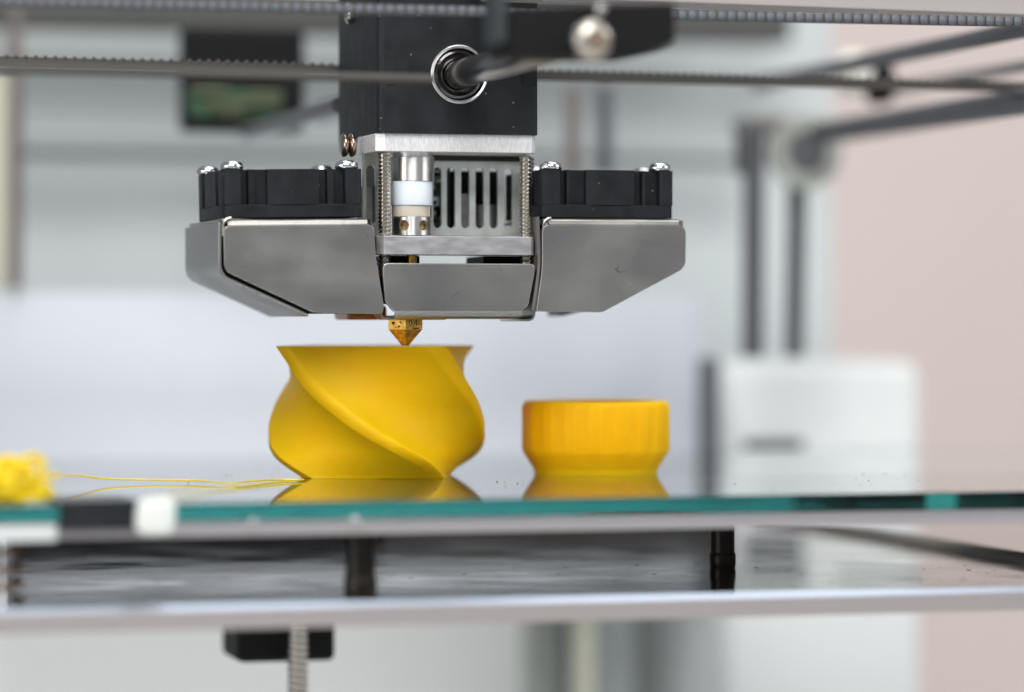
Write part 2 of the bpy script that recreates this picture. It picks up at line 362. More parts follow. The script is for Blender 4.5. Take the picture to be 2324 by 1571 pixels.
# crumbs on the glass
bm = BM()
for i in range(70):
    px = random.choice([random.uniform(1800, 2320), random.uniform(1120, 1190), random.uniform(420, 640), random.uniform(1600,2324)]); py = random.uniform(1062, 1118)
    p = atZ(px, py, ZG); r = random.uniform(0.05, 0.12)
    if p.y > YG+1: bmesh.ops.create_icosphere(bm, subdivisions=1, radius=r, matrix=Matrix.Translation((p.x, p.y, ZG+r*0.45)) @ Matrix.Diagonal((1.6, 1.2, .6, 1)))
obj('print_crumbs', bm, mat('dark_crumb', (0.12, 0.10, 0.08), 0.6), kind='stuff', label='tiny dark crumbs scattered on the glass plate', category='crumbs')
bm = BM()
for i in range(120):
    px = random.uniform(60, 2320); py = random.uniform(1255, 1345)
    p = atZ(px, py, ZP); r = random.uniform(0.04, 0.12)
    bmesh.ops.create_icosphere(bm, subdivisions=1, radius=r, matrix=Matrix.Translation((p.x, p.y, ZP+r*0.3)) @ Matrix.Rotation(random.uniform(-.5,.5), 4, 'Z') @ Matrix.Diagonal((random.uniform(1.5,7), 1.6, .5, 1)))
obj('plate_grime', bm, mat('grime', (0.05, 0.05, 0.055), 0.5), kind='stuff', label='dark flecks of grime on the carriage plate', category='grime')

# =================================================================== yellow vase
k = 1/12.5
vc = fw*16.6*1.0 + rt*((848.5-920)/12.5*636/620); vcx, vcy = vc.x, vc.y
rtab = [(0,208),(0.035,214),(0.09,232),(0.145,243),(.245,246),(.367,246),(.5,244),(.62,246),(.75,245),(.86,246),(1,253)]
atab = [(0,314),(.142,296),(.245,282),(.367,267),(.5,254),(.62,242),(.75,231.5),(.86,224),(1,214)]
NL = 120; LIM = 4.6; MS = 26
QS = [LIM + (90-2*LIM)*jj/MS for jj in range(MS+1)]; NS = 4*len(QS)
def vase_ring(t, shrink=0):
    r = interp(rtab, t)*k*636/620; a0 = interp(atab, t); pts = []
    sidek = math.cos(R(45))/math.cos(R(45-LIM))
    for c4 in range(4):
        for q in QS:
            u = (q-LIM)/(90-2*LIM)
            base_r = math.cos(R(45))/math.cos(R(45-q))/sidek*(1+0.055*math.sin(math.pi*u))
            rr = r*base_r - shrink
            w_ = math.radians(a0 + c4*90 + q) - yaw
            pts.append((vcx+rr*math.cos(w_), vcy+rr*math.sin(w_)))
    return pts
def sm(tab, t):  # smoothed tables
    
    w = min(.06, t, 1-t); return sum(interp(tab, t+w*u) for u in (-1,-.5,0,.5,1))/5
_r, _a = rtab, atab
rtab = [(i/60, sm(_r, i/60)) for i in range(61)]; rtab[0] = (0, 208); atab = [(i/60, sm(_a, i/60)) for i in range(61)]
bm = BM(); rings = []
HV = -ZG - 0.12
for L_ in range(NL+1):
    t = L_/NL; rings.append([bm.verts.new((x, y, ZG+0.02+t*HV)) for x, y in vase_ring(t)])
for L_ in range(NL, 2, -1):
    t = L_/NL; rings.append([bm.verts.new((x, y, ZG+0.02+t*HV)) for x, y in vase_ring(t, 0.9)])
for A, B in zip(rings, rings[1:]):
    for i in range(NS): bm.faces.new((A[i], A[(i+1)%NS], B[(i+1)%NS], B[i]))
bm.faces.new(rings[0][::-1]); bm.faces.new(rings[-1])
vase = tag(obj('twisted_vase', bm, YEL, sharp=60), 'half printed yellow vase with twisted ridges under the nozzle', 'vase')

# =================================================================== yellow screw cap
cc = fw*27 + rt*((1342-920)/12.5*647/620)
sc_c = 647/620/12.5
bm = BM()
def capring(r, z, knurl, n=216):
    pts = []
    for i in range(n):
        a = 2*math.pi*i/n; q = (i % 12)/12
        dip = knurl*(1 if 0.0 <= q < 0.34 else 0)
        pts.append(bm.verts.new((cc.x+(r-dip)*math.cos(a), cc.y+(r-dip)*math.sin(a), z)))
    return pts
RC = 168*sc_c; h = lambda py: ZG + (1082-py)*sc_c
prof = [(RC*.83, h(1082), 0), (RC*.835, h(1074), 0), (RC*.86, h(1066),0), (RC*.97, h(1038), 0.08), (RC, h(1026), .22), (RC, h(934), .22), (RC*.985, h(924), .12), (RC*.95, h(918), 0), (RC*.82, h(918), 0), (RC*.80, h(926), 0), (RC*.80, h(1070), 0)]
rs = [capring(*p) for p in prof]
for A, B in zip(rs, rs[1:]):
    for i in range(216): bm.faces.new((A[i], A[(i+1)%216], B[(i+1)%216], B[i]))
bm.faces.new(rs[0][::-1]); bm.faces.new(rs[-1])
tag(obj('ribbed_cap', bm, YEL2, sharp=30), 'short round yellow cap with ribbed wall standing behind right of the vase', 'cap')

# =================================================================== loose filament
def gpt(px, py, lift=0.25): p = atZ(px, py, ZG+lift); return p
bm = BM(); line = [gpt(690,1089,.3), gpt(620,1089,.35), gpt(560,1093,.5), gpt(520,1097,.4), gpt(440,1091,.5), gpt(330,1089,.6)]
d0 = line[-1]
line += [Vector((at(240,1087,d0.y-1).x, d0.y-1, at(240,1087,d0.y-1).z)), at(180,1080,d0.y-6), at(120,1080,d0.y-14)]
tube(bm, smooth(line), 0.17, n=8); tag(obj('filament_string', bm, YFIL), 'long thin yellow string from the vase foot to the tangled blob', 'filament')
bm = BM(); line = [gpt(688,1089,.3), gpt(620,1095,.3), gpt(560,1102,.3), gpt(520,1105,.4), gpt(470,1109,.5), gpt(400,1122,.6), gpt(350,1131,.6)]
tube(bm, smooth(line), 0.14, n=8); tag(obj('filament_string', bm, YFIL), 'shorter thin yellow string ending above the white silicone bead', 'filament')
# tangled blob at the left edge
YB = YG+6
blob = thing('filament_tangle', 'bright yellow tangle of purged filament lying at the left glass edge', 'filament tangle', at(40, 1138, YB))
bm = BM()
for (px, py, r, dy) in ((10,1060,2.0,0),(38,1075,2.4,1),(20,1100,2.6,0),(60,1100,2.2,0),(85,1116,1.9,-1),(45,1122,1.7,0),(15,1126,1.6,1),(104,1122,1.3,0),(-30,1090,3.2,0),(-20,1120,2.4,1)):
    p = at(px, py, YB+dy); bmesh.ops.create_icosphere(bm, subdivisions=3, radius=r, matrix=Matrix.Translation(p) @ Matrix.Diagonal((1, .8, .95, 1)))
o = obj('lump', bm, YFIL, blob)
rm = o.modifiers.new('fuse', 'REMESH'); rm.mode = 'VOXEL'; rm.voxel_size = 0.3*S; rm.use_smooth_shade = True
for i, ln in enumerate(([(40,1052,0),(70,1034,2),(95,1044,3),(97,1075,2),(85,1100,0)], [(0,1045,-1),(30,1040,-2),(45,1060,-2),(25,1085,-3),(5,1070,-2)], [(20,1110,-3),(55,1092,-3),(95,1098,-2),(118,1118,-1),(90,1128,-2),(50,1130,-3),(10,1122,-3)], [(60,1060,-1),(80,1080,-2),(118,1082,0),(128,1080,1)], [(0,1090,-3),(14,1084,-4),(26,1098,-4),(14,1112,-4),(0,1108,-3)])):
    bm = BM(); tube(bm, smooth([at(x_, y_, YB+dd) for x_, y_, dd in ln]), 0.5, n=8); obj('strand', bm, YFIL, blob)
for i in range(9):
    bm = BM(); tube(bm, smooth([at(random.uniform(-10,112), random.uniform(1040,1132), YB-2+random.uniform(-2,2)) for _ in range(5)], 8), 0.28, n=6); obj('strand', bm, YFIL, blob)

# =================================================================== print head
YF = -9.0                      # front plane of the side shrouds
head = thing('print_head', 'black and steel print head with two side fans above the vase', 'print head', (at(1040,300,YF).x, 10, 5))
# --- housing
YH = -8.0
x0 = at(858, 200, YH).x; x1 = at(1223, 200, YH).x; z0 = at(1040, 304, YH).z; z1 = z0+34
yb = atX(766, 200, x0).y
bc = at(1042, 169, YH)
bm = BM(); prismz(bm, fillet([(x0,YH),(x1,YH),(x1,yb),(x0,yb)], 1.3, 5), z0, z1)
hs = obj('housing', bm, BLK, head, bev=0.3)
# hole for the guide rod
cut = BM(); lathe(cut, [(5.05, -3), (5.05, 9)], (bc.x, YH, bc.z), 'Y', n=48)
bmesh.ops.recalc_face_normals(cut, faces=cut.faces[:])
for v in cut.verts: v.co = v.co*S - org(head)
cme = bpy.data.meshes.new('cut'); cut.to_mesh(cme); cut.free(); cob = bpy.data.objects.new('cut', cme); C.objects.link(cob); cob.parent = head
hs.modifiers.clear()
md = hs.modifiers.new('hole', 'BOOLEAN'); md.operation = 'DIFFERENCE'; md.object = cob; md.solver = 'EXACT'
bpy.context.view_layer.update()
dg = bpy.context.evaluated_depsgraph_get(); nm = bpy.data.meshes.new_from_object(hs.evaluated_get(dg)); hs.modifiers.clear(); hs.data = nm; hs.name = 'housing'
nm.shade_smooth(); nm.set_sharp_from_angle(angle=R(35))
bpy.data.objects.remove(cob)
# engraved ledges at the parting line
bm = BM(); zl = at(900, 192, YH).z
box(bm, x0+1.4, at(900,192,YH).x, YH-0.18, YH+0.5, zl-0.1, zl+5.5); obj('raised_pad', bm, BLK, hs, bev=0.12)
bm = BM(); zl2 = at(1190, 193, YH).z
box(bm, at(1186,190,YH).x, x1-0.35, YH-0.18, YH+0.5, zl2-0.1, zl2+5.5); obj('raised_pad', bm, BLK, hs, bev=0.12)
bm = BM(); lathe(bm, [(2.0,0),(2.0,0.7),(1.7,1.0),(0.9,1.05),(0.9,0.4)], atX(800, 30, x0), 'X', n=24)
for v in bm.verts: v.co.x = 2*x0 - v.co.x - 0.2
obj('screw', bm, THR, hs)
# --- linear bearing
bea = None
bm = BM(); lathe(bm, [(5.05,0.9),(5.3,-0.25),(5.1,-0.45),(4.75,-0.35),(4.65,2.0)], (bc.x, YH, bc.z), 'Y', n=64)
bm.faces.ensure_lookup_table(); 
for f in [f for f in bm.faces if len(f.verts) > 10]: bm.faces.remove(f)
bea = obj('bearing', bm, STL, head)
bm = BM(); lathe(bm, [(4.6,1.1),(4.4,0.5),(3.9,0.35),(3.5,0.9),(3.0,1.2),(2.75,1.3),(2.75,6),(4.9,6)], (bc.x, YH, bc.z), 'Y', n=64, closed=True)
obj('seal', bm, mat('greasy_black_rubber', (0.012,0.012,0.013), 0.15, bump=(1.5, 1.0, (1,1,1)), coat=1), bea)
# --- guide rod through it (its own thing)
bm = BM(); lathe(bm, [(2.45,-82),(2.55,-81.8),(2.55,120),(2.45,120.2)], (bc.x, YH, bc.z), 'Y', n=48)
tag(obj('guide_rod', bm, ROD), 'steel guide rod running from the black block into the head bearing', 'rod')
# --- upper plate
YP = -7.2
def plate(name, m, pl, pr, yt, yb_, xleftback, cham):
    a = at(pl, yt, YP); b_ = at(pr, yt, YP); zt = at((pl+pr)/2, yt, YP).z; zb = at((pl+pr)/2, yb_, YP).z
    yb2 = atX(xleftback, yt, a.x).y
    bm = BM(); prismz(bm, [(a.x, YP+cham), (a.x+cham, YP), (b_.x-cham*.6, YP), (b_.x, YP+cham*.6), (b_.x, yb2), (a.x, yb2)], zb, zt)
    return obj(name, bm, m, head, bev=0.18), a, b_, zb, zt
up_pl, ua, ub, uzb, uzt = plate('upper_plate', ALU, 855, 1218, 304, 345.5, 812, 1.5)
lo_pl, la, lb, lzb, lzt = plate('lower_plate', ALU2, 857, 1214, 536, 579, 835, 1.2)
# --- threaded rods
def thread(px, Y, r, zt, zb, parent=head, pitch=0.72):
    x = at(px, 440, Y).x; prof = []; z = zb; i = 0
    while z < zt:
        prof.append((r if i % 2 else r*0.74, z)); z += pitch/2; i += 1
    bm = BM(); lathe(bm, prof, (x, Y, 0), n=24); return obj('threaded_rod', bm, THR, parent, sharp=60)
zc = at(1040, 600, YF).z
thread(872.5, -4.6, 1.3, uzb, zc-2); thread(1193, -4.6, 1.22, uzb, zc-1)
thread(1199, 1.5, 1.2, uzb, zc-1)
# --- hot end stack
YC = -1.5
cx = at(935.5, 440, YC).x
zz = lambda py: at(935, py, YC).z
kk = 1/12.5
bm = BM(); lathe(bm, [(3.9,zz(412)),(3.9,zz(358)),(3.65,zz(356)),(3.65,zz(344))], (cx+.1, YC, 0), n=64); obj('coupling', bm, STL, head)
bm = BM(); lathe(bm, [(3.72,zz(467)),(3.75,zz(465)),(3.75,zz(413.5)),(3.7,zz(412.4))], (cx-.1, YC, 0), n=64); obj('insulator', bm, PTFE, head, bev=0.1)
bm = BM(); lathe(bm, [(3.4,zz(492)),(3.4,zz(467.3))], (cx-.3, YC, 0), n=64); obj('liner', bm, TAN, head)
bm = BM(); lathe(bm, [(1.0,zz(492)),(1.0,zz(467.3))], (cx+2.7, YC+0.6, 0), n=24); obj('liner_sleeve', bm, STL, head)
bm = BM(); lathe(bm, [(3.62,zz(534.5)),(3.62,zz(494)),(3.5,zz(492.3)),(2.8,zz(492.3)),(2.8,zz(534))], (cx-.05, YC, 0), n=96, closed=True)
col_ = obj('collar', bm, STL, head)
hb = BM()
for px in (901.5, 959.5):
    q = at(px, 512.5, YC-3.4); ang = math.atan2(q.y-YC, q.x-(cx-.05))
    ang = {901.5: R(233), 959.5: R(293)}[px]
    M_ = Matrix.Translation((cx-.05, YC, zz(512.5))) @ Matrix.Rotation(ang, 4, 'Z') @ Matrix.Rotation(R(90), 4, 'Y')
    n0 = len(hb.verts); tb = bmesh.ops.create_cone(hb, cap_ends=True, segments=28, radius1=0.95, radius2=0.95, depth=8, matrix=M_ @ Matrix.Translation((0,0,4.2)))
for v in hb.verts: v.co = v.co*S - org(head)
cme = bpy.data.meshes.new('cut'); hb.to_mesh(cme); hb.free(); cob = bpy.data.objects.new('cut', cme); C.objects.link(cob); cob.parent = head
md = col_.modifiers.new('hole', 'BOOLEAN'); md.operation = 'DIFFERENCE'; md.object = cob; md.solver = 'EXACT'
bpy.context.view_layer.update(); dg = bpy.context.evaluated_depsgraph_get()
nm = bpy.data.meshes.new_from_object(col_.evaluated_get(dg)); col_.modifiers.clear(); col_.data = nm; nm.shade_smooth(); nm.set_sharp_from_angle(angle=R(35)); bpy.data.objects.remove(cob)
bm = BM(); lathe(bm, [(2.7,zz(534)),(2.7,zz(492.6))], (cx-.05, YC, 0), n=48); obj('liner_core', bm, mat('dark_brass', (0.30,0.19,0.07), .5, .6), head)  # darker brass core showing through the collar holes
# --- slotted bracket behind
YS = 6.0
P = lambda px, py: (at(px,py,YS).x, at(px,py,YS).z)
xs = [993, 1023.6, 1056, 1088.6, 1120.5, 1153.6]
bx0, bx1 = P(860,400)[0], P(1190,400)[0]; bzt, bzb = P(1000,346)[1], P(1000,536)[1]
slt, slb = P(1000,380)[1], P(1000,518)[1]; r_ = 0.80
bm = BM()
def slotted(bm, X0, X1, Z0, Z1, cxs, zb, zt, r, y0, y1, seg=8):
    """flat sheet with round-ended vertical slots, as column pieces welded together"""
    edges = [X0] + [(a+b)/2 for a, b in zip(cxs, cxs[1:])] + [X1]
    for c, a, b in zip(cxs, edges, edges[1:]):
        top = [(c+r*math.cos(t), zt-r+r*math.sin(t)) for t in [math.pi - math.pi*i/seg for i in range(seg+1)]]
        bot = [(c+r*math.cos(t), zb+r+r*math.sin(t)) for t in [-math.pi*i/seg for i in range(seg+1)]]
        bot = [(c+r*math.cos(t), zb+r+r*math.sin(t)) for t in [math.pi + math.pi*i/seg for i in range(seg+1)]]
        mid = (zt+zb)/2
        for hole, Z, s_ in ((top, Z1, 1), (bot, Z0, -1)):
            out = [(a, mid), (a, Z), (b, Z), (b, mid)]
            inner = [(c-r, mid)] + hole + [(c+r, mid)]
            # outer path a-mid -> a-Z -> b-Z -> b-mid ; fan into quads by splitting at the hole centre
            h1 = inner[:len(inner)//2+1]; h2 = inner[len(inner)//2:]
            for poly in ([out[0], out[1], ((a+b)/2, Z)] + h1[::-1], [((a+b)/2, Z), out[2], out[3]] + h2[::-1]):
                prism(bm, poly, y0, y1)
slotted(bm, P(981,400)[0], bx1, bzb, bzt, [P(x_,440)[0] for x_ in xs], slb, slt, r_, YS, YS+0.8)
obj('slotted_bracket', bm, mat('grey_bracket_steel', (0.80,0.84,0.82), 0.42, 0.35, var=(0.3,0.15,(1,1,1))), head)
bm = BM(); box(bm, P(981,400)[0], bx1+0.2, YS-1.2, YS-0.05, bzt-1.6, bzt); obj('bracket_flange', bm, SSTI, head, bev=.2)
# rear electronics seen through the slots
bm = BM(); box(bm, P(985,400)[0]-1, P(1045,400)[0], YS+8, YS+9, bzb+.5, bzt-2); eb = obj('circuit_board', bm, PCB, head)
for i in range(14):
    bm = BM(); ex = random.uniform(P(988,400)[0], P(1040,400)[0]-1.6); ez = random.uniform(bzb+1, bzt-4)
    box(bm, ex, ex+random.uniform(.6,1.8), YS+7.3, YS+8.05, ez, ez+random.uniform(.5,1.8)); obj('component', bm, random.choice([SOL, SOL, BLKD, SCR]), eb)
bm = BM(); box(bm, P(1045,400)[0]+.3, bx1-1.5, YS+9, YS+22, bzb-1, bzt-3); obj('rear_fan_frame', bm, BLKD, head, bev=.4)
bm = BM(); lathe(bm, [(2.2, bzb+2), (2.2, bzb+6)], (P(1120,400)[0], YS+6, 0), n=24); obj('rear_motor', bm, ALU2, head)
bm = BM(); box(bm, P(1060,400)[0], P(1078,400)[0], YS+5, YS+6, bzb+1, bzb+8); obj('heat_fin', bm, ALU2, head)
# --- side bracket with oval slot between left fan and the rods
YBk = 4.0
Q = lambda px, py: (at(px,py,YBk).x, at(px,py,YBk).z)
bm = BM(); c = Q(842,440)
slotted(bm, Q(824,400)[0], Q(860,400)[0], Q(840,560)[1], Q(840,344)[1], [c[0]], Q(842,510)[1], Q(842,375)[1], 0.85, YBk, YBk+0.9)
obj('side_bracket', bm, SST, head)
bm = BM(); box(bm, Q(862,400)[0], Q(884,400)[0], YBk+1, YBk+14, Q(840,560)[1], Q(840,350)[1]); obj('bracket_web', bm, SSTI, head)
bm = BM(); box(bm, Q(829,400)[0], Q(862,400)[0], YBk+6, YBk+7, Q(840,545)[1], Q(840,420)[1]); obj('bracket_back', bm, ALU2, head)
# right hand counterpart
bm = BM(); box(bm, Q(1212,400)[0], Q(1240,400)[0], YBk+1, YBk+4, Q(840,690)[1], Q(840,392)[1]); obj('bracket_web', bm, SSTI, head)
BRZ = mat('bronze_washer', (0.46,0.36,0.28), 0.22, 1.0)
# --- stacked washers left of the upper plate
for px, mm in ((781, THR), (798, THR)):
    p = at(px, 330, 4)
    bm = BM(); lathe(bm, [(0.4,-.68),(1.7,-.6),(2.15,-.25),(2.2,.0),(2.15,.25),(1.7,.6),(.4,.68)], p, 'X', n=32); obj('washer', bm, BRZ, head, sharp=80)
# --- centre cover
YCc = -8.6
cov = sxz([(869,597),(1215,599),(1213,625),(1199,696),(1180,708),(893,708),(874,684),(869,625)], YCc)
bm = BM(); prism(bm, fillet(cov, [1.0,1.2,.6,1.6,.9,.5,.3,.6]), YCc, YCc+0.8); cc_ = obj('centre_cover', bm, SST, head, bev=0.2)
lipx0, lipx1 = at(898,716,YCc).x, at(1186,716,YCc).x; lz0 = at(1040,724,YCc).z; lz1 = at(1040,704,YCc).z
bm = BM()
pr_ = [(YCc+0.05+0.0, lz1+.1)] 
rb = lz1-lz0
arc = [(YCc+0.03+rb*(1-math.cos(t)), lz1-rb*math.sin(t)) for t in [i*math.pi/2/8 for i in range(9)]] + [(YCc+11, lz0)]
inn = [(y+ (0.6 if i < 9 else 0)*math.cos(i*math.pi/2/8), z+0.6*math.sin(min(i,8)*math.pi/2/8)) for i, (y, z) in enumerate(arc)]
ring_ = arc + inn[::-1]
va_ = [bm.verts.new((lipx0, y, z)) for y, z in ring_]; vb_ = [bm.verts.new((lipx1, y, z)) for y, z in ring_]
bm.faces.new(va_); bm.faces.new(vb_[::-1])
for i in range(len(ring_)): bm.faces.new((va_[i], va_[(i+1)%len(ring_)], vb_[(i+1)%len(ring_)], vb_[i]))
obj('bottom_lip', bm, SST, cc_, sharp=50)
# side cheeks of the cover
rc = fillet(sxz([(1224,600),(1219,650),(1214,700),(1211,725),(1180,725)], YCc), [0,0,0,1.2,0])
bm = BM(); strip(bm, rc, 0.35, YCc+0.5, YCc+14); obj('cheek', bm, SST, cc_)
lc = sxz([(899,724),(872,722),(866,712),(868,706)], YCc)
bm = BM(); strip(bm, lc, 0.22, YCc+0.3, YCc+6); obj('cheek', bm, SST, cc_)
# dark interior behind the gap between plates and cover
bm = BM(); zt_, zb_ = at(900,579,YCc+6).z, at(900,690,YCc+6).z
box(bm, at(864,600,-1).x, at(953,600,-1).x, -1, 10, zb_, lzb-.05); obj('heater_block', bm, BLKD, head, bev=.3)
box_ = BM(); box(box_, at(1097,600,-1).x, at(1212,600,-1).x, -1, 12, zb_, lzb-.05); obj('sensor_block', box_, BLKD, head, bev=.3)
bm = BM(); lathe(bm, [(.9, zb_), (.9, lzb)], (at(934,590,-3).x, -3, 0), n=20); obj('heat_break', bm, BRASS, head)
# --- nozzle
bm = BM(); hx = []
rn = 3.55
def nz(py): return at(920, py, 0).z
NXC = 0.0
rings = []
for rr, z, six in ((rn, nz(725.5), 1), (rn, nz(744), 1), (rn*0.985, nz(748), 1), (0.62, nz(784.3), 0)):
    ring = []
    for i in range(36):
        a = 2*math.pi*i/36
        rad = rr
        if six:
            q = (math.degrees(a)) % 60; rad = rr*math.cos(R(30))/math.cos(R(q-30))
        w_ = a + R(-90+2.5) - yaw
        ring.append(bm.verts.new((rad*math.cos(w_), rad*math.sin(w_), z)))
    rings.append(ring)
for A, B in zip(rings, rings[1:]):
    for i in range(36): bm.faces.new((A[i], A[(i+1)%36], B[(i+1)%36], B[i]))
bm.faces.new(rings[0][::-1]); bm.faces.new(rings[-1])
nozzle = obj('nozzle', bm, BRASS, head, sharp=25)
bm = BM(); box(bm, lipx0+0.3, at(1003,725,0).x, -3.5, 3, nz(726), nz(719)); obj('nozzle_shoulder', bm, AMBER, head, bev=.2)
# engraved size mark on the right facet, residue on the left facet
Md = [(-90+2.5+30)]
def facet(i):   # frame of facet i
    w_ = R(-90+2.5+30+60*i) - yaw
    n_ = Vector((math.cos(w_), math.sin(w_), 0)); t_ = Vector((-n_.y, n_.x, 0)); return n_, t_
n_, t_ = facet(0); ap = rn*math.cos(R(30))
def fp(u, v, n_=n_, t_=t_, out=0.02): return n_*(ap+out) + t_*u + Vector((0,0,v))
zc_ = nz(733)
bm = BM()
def stroke(pts, r=0.075): tube(bm, [fp(u, zc_+v) for u, v in pts], r, n=6)
stroke([(-.75+.26*math.cos(a), .52*math.sin(a)) for a in [i*2*math.pi/16 for i in range(17)]])
stroke([(-.28,-.46),(-.18,-.46)], .1)
stroke([(.42,.55),(.02,-.2),(.75,-.2)]); stroke([(.50,.6),(.50,-.52)])
obj('size_mark', bm, CHAR, nozzle)
n2_, t2_ = facet(-1)
bm = BM()
for i in range(16):
    u, v = random.uniform(-1.1,1.0), random.uniform(-.75,.6)
    if abs(u) < .5 and v > -.1: continue
    bmesh.ops.create_icosphere(bm, subdivisions=2, radius=random.uniform(.12,.3), matrix=Matrix.Translation(n2_*(ap-.02)+t2_*u+Vector((0,0,nz(737)+v))) @ Matrix.Diagonal((1,1,.7,1)))
for u, v, r in ((.3,-1.05,.26),(.75,-1.0,.28),(-.1,-1.15,.16),(1.1,-.95,.2)):
    bmesh.ops.create_icosphere(bm, subdivisions=2, radius=r, matrix=Matrix.Translation(n_*(ap-.05)+t_*u+Vector((0,0,nz(733)+v))) @ Matrix.Diagonal((1,1,.6,1)))
obj('burnt_filament', bm, CHAR, nozzle)
# --- side shrouds
def shroud(front, rad, side, xback, roll):
    f2 = sxz(front, YF)
    ed = BM(); prism(ed, fillet(f2, rad), YF, YF+1.7)
    sh = obj('side_shroud', ed, SST, head, bev=0.12, seg=2)
    # rolled upper edge between the corner reliefs
    (rx0, rz0), (rx1, rz1) = sxz(roll, YF); ro = 1.3; ed = BM(); cols = []
    for xx, zt9 in ((rx0, rz0), (rx1, rz1)):
        arc9 = [(YF+ro-ro*math.cos(t9), zt9-ro+ro*math.sin(t9)) for t9 in [q9*math.pi/2/10 for q9 in range(11)]]
        inn9 = [(YF+ro-(ro-.7)*math.cos(t9), zt9-ro+(ro-.7)*math.sin(t9)) for t9 in [q9*math.pi/2/10 for q9 in range(10, -1, -1)]]
        cols.append([ed.verts.new((xx, y9, z9)) for y9, z9 in arc9+inn9])
    ed.faces.new(cols[0]); ed.faces.new(cols[1][::-1]); n9 = len(cols[0])
    for q9 in range(n9): ed.faces.new((cols[0][q9], cols[0][(q9+1)%n9], cols[1][(q9+1)%n9], cols[1][q9]))
    obj('rolled_edge', ed, SST, sh, sharp=50)
    s2 = sxz(side, YF+.3)
    yb3 = atX(xback, 560, s2[-2][0]).y if xback else YF+34
    return sh, s2, yb3, f2
# left
frontL = [(507.5,513.2),(849,510.2),(852,576),(872,700),(866,713),(712,710),(509.5,615)]
shL, sL, ybL, fL = shroud(frontL, [1.2,1.2,2,1.0,.3,.6,1.2], [(701,713.5),(502,622),(502,499)], 426, [(518,497.5),(834,495)])
XL = sL[1][0]
line = fillet([sL[0], sL[1], sL[2]], [0, 1.6, 0]); line[-1] = (line[-1][0], line[-1][1]-.5)
bm = BM(); strip(bm, line, 0.5, YF+0.25, ybL); obj('side_wall', bm, SST, shL, bev=0.15)
zt = at(680,496.5,YF).z; xr = at(835,496,YF).x
bm = BM(); box(bm, XL+.3, xr, YF+1.3, ybL, zt-0.75, zt-0.05); obj('top_sheet', bm, SST, shL, bev=.2)
bm = BM(); xq = at(845,600,YF).x
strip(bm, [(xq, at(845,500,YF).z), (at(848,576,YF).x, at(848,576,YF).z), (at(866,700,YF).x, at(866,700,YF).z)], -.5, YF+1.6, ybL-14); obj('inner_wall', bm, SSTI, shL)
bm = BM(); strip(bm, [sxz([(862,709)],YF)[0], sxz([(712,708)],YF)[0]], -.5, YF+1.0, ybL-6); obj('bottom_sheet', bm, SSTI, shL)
bm = BM(); prism(bm, sxz([(503,500),(503,621),(703,712.5),(866,711),(869,700),(849,576),(846,498)], YF), YF+1.85, YF+2.4); obj('gap_shade_panel', bm, BLKD, shL)  # black sheet added behind the front so the side gap stays dark
# right
frontR = [(1231,511.2),(1557,513.2),(1556,608),(1367,709),(1217,707),(1231,609)]
shR, sR, ybR, fR = shroud(frontR, [1.2,1.3,1.4,.5,.5,2], [(1367,706),(1553,608),(1553,500)], None, [(1246,495),(1541,497)])
bm = BM(); ln = fillet([sR[0], sR[1], sR[2]], [0,1.2,0]); strip(bm, ln, 0.6, YF+1.0, ybL); obj('side_wall', bm, SST, shR, bev=.1)
ztR = at(1390,497,YF).z
bm = BM(); box(bm, at(1236,500,YF).x, at(1553,500,YF).x, YF+1.3, ybL, ztR-.75, ztR-.05); obj('top_sheet', bm, SST, shR, bev=.2)
rl = fillet(sxz([(1224,492),(1226,560),(1226,609),(1212,704)], YF+.3), [0,0,2,0])
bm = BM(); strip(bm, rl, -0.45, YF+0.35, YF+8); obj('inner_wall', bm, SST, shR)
# curled corner tabs of the sheet
for px, py, hnd in ((513,500,shL),(1240,500,shR)):
    p = at(px,py,YF); bm = BM()
    tube(bm, [(p.x+1.0-1.45*math.sin(t), YF+0.7-0.2, p.z-.95+1.45*math.cos(t)*0.95) for t in [i*math.pi/2/8 for i in range(9)]] + [(p.x-.45, YF+.5, p.z-2.8)], 0.25, n=8); obj('folded_tab', bm, SST, hnd)
# vents below, blurred pieces behind
bm = BM(); p0, p1 = at(778,712,12), at(868,726,12); box(bm, p0.x, p1.x, 8, 20, p1.z, p0.z+1.5); obj('heater_guard', bm, AMBER, head, bev=.6)
bm = BM(); p0, p1 = at(1262,706,24), at(1362,718,24); prism(bm, [(p0.x,p1.z),(p1.x,p0.z+1),(p1.x,p0.z+1.6),(p0.x,p0.z+1.5)], 20, 30); obj('rear_vane', bm, BAR, head)

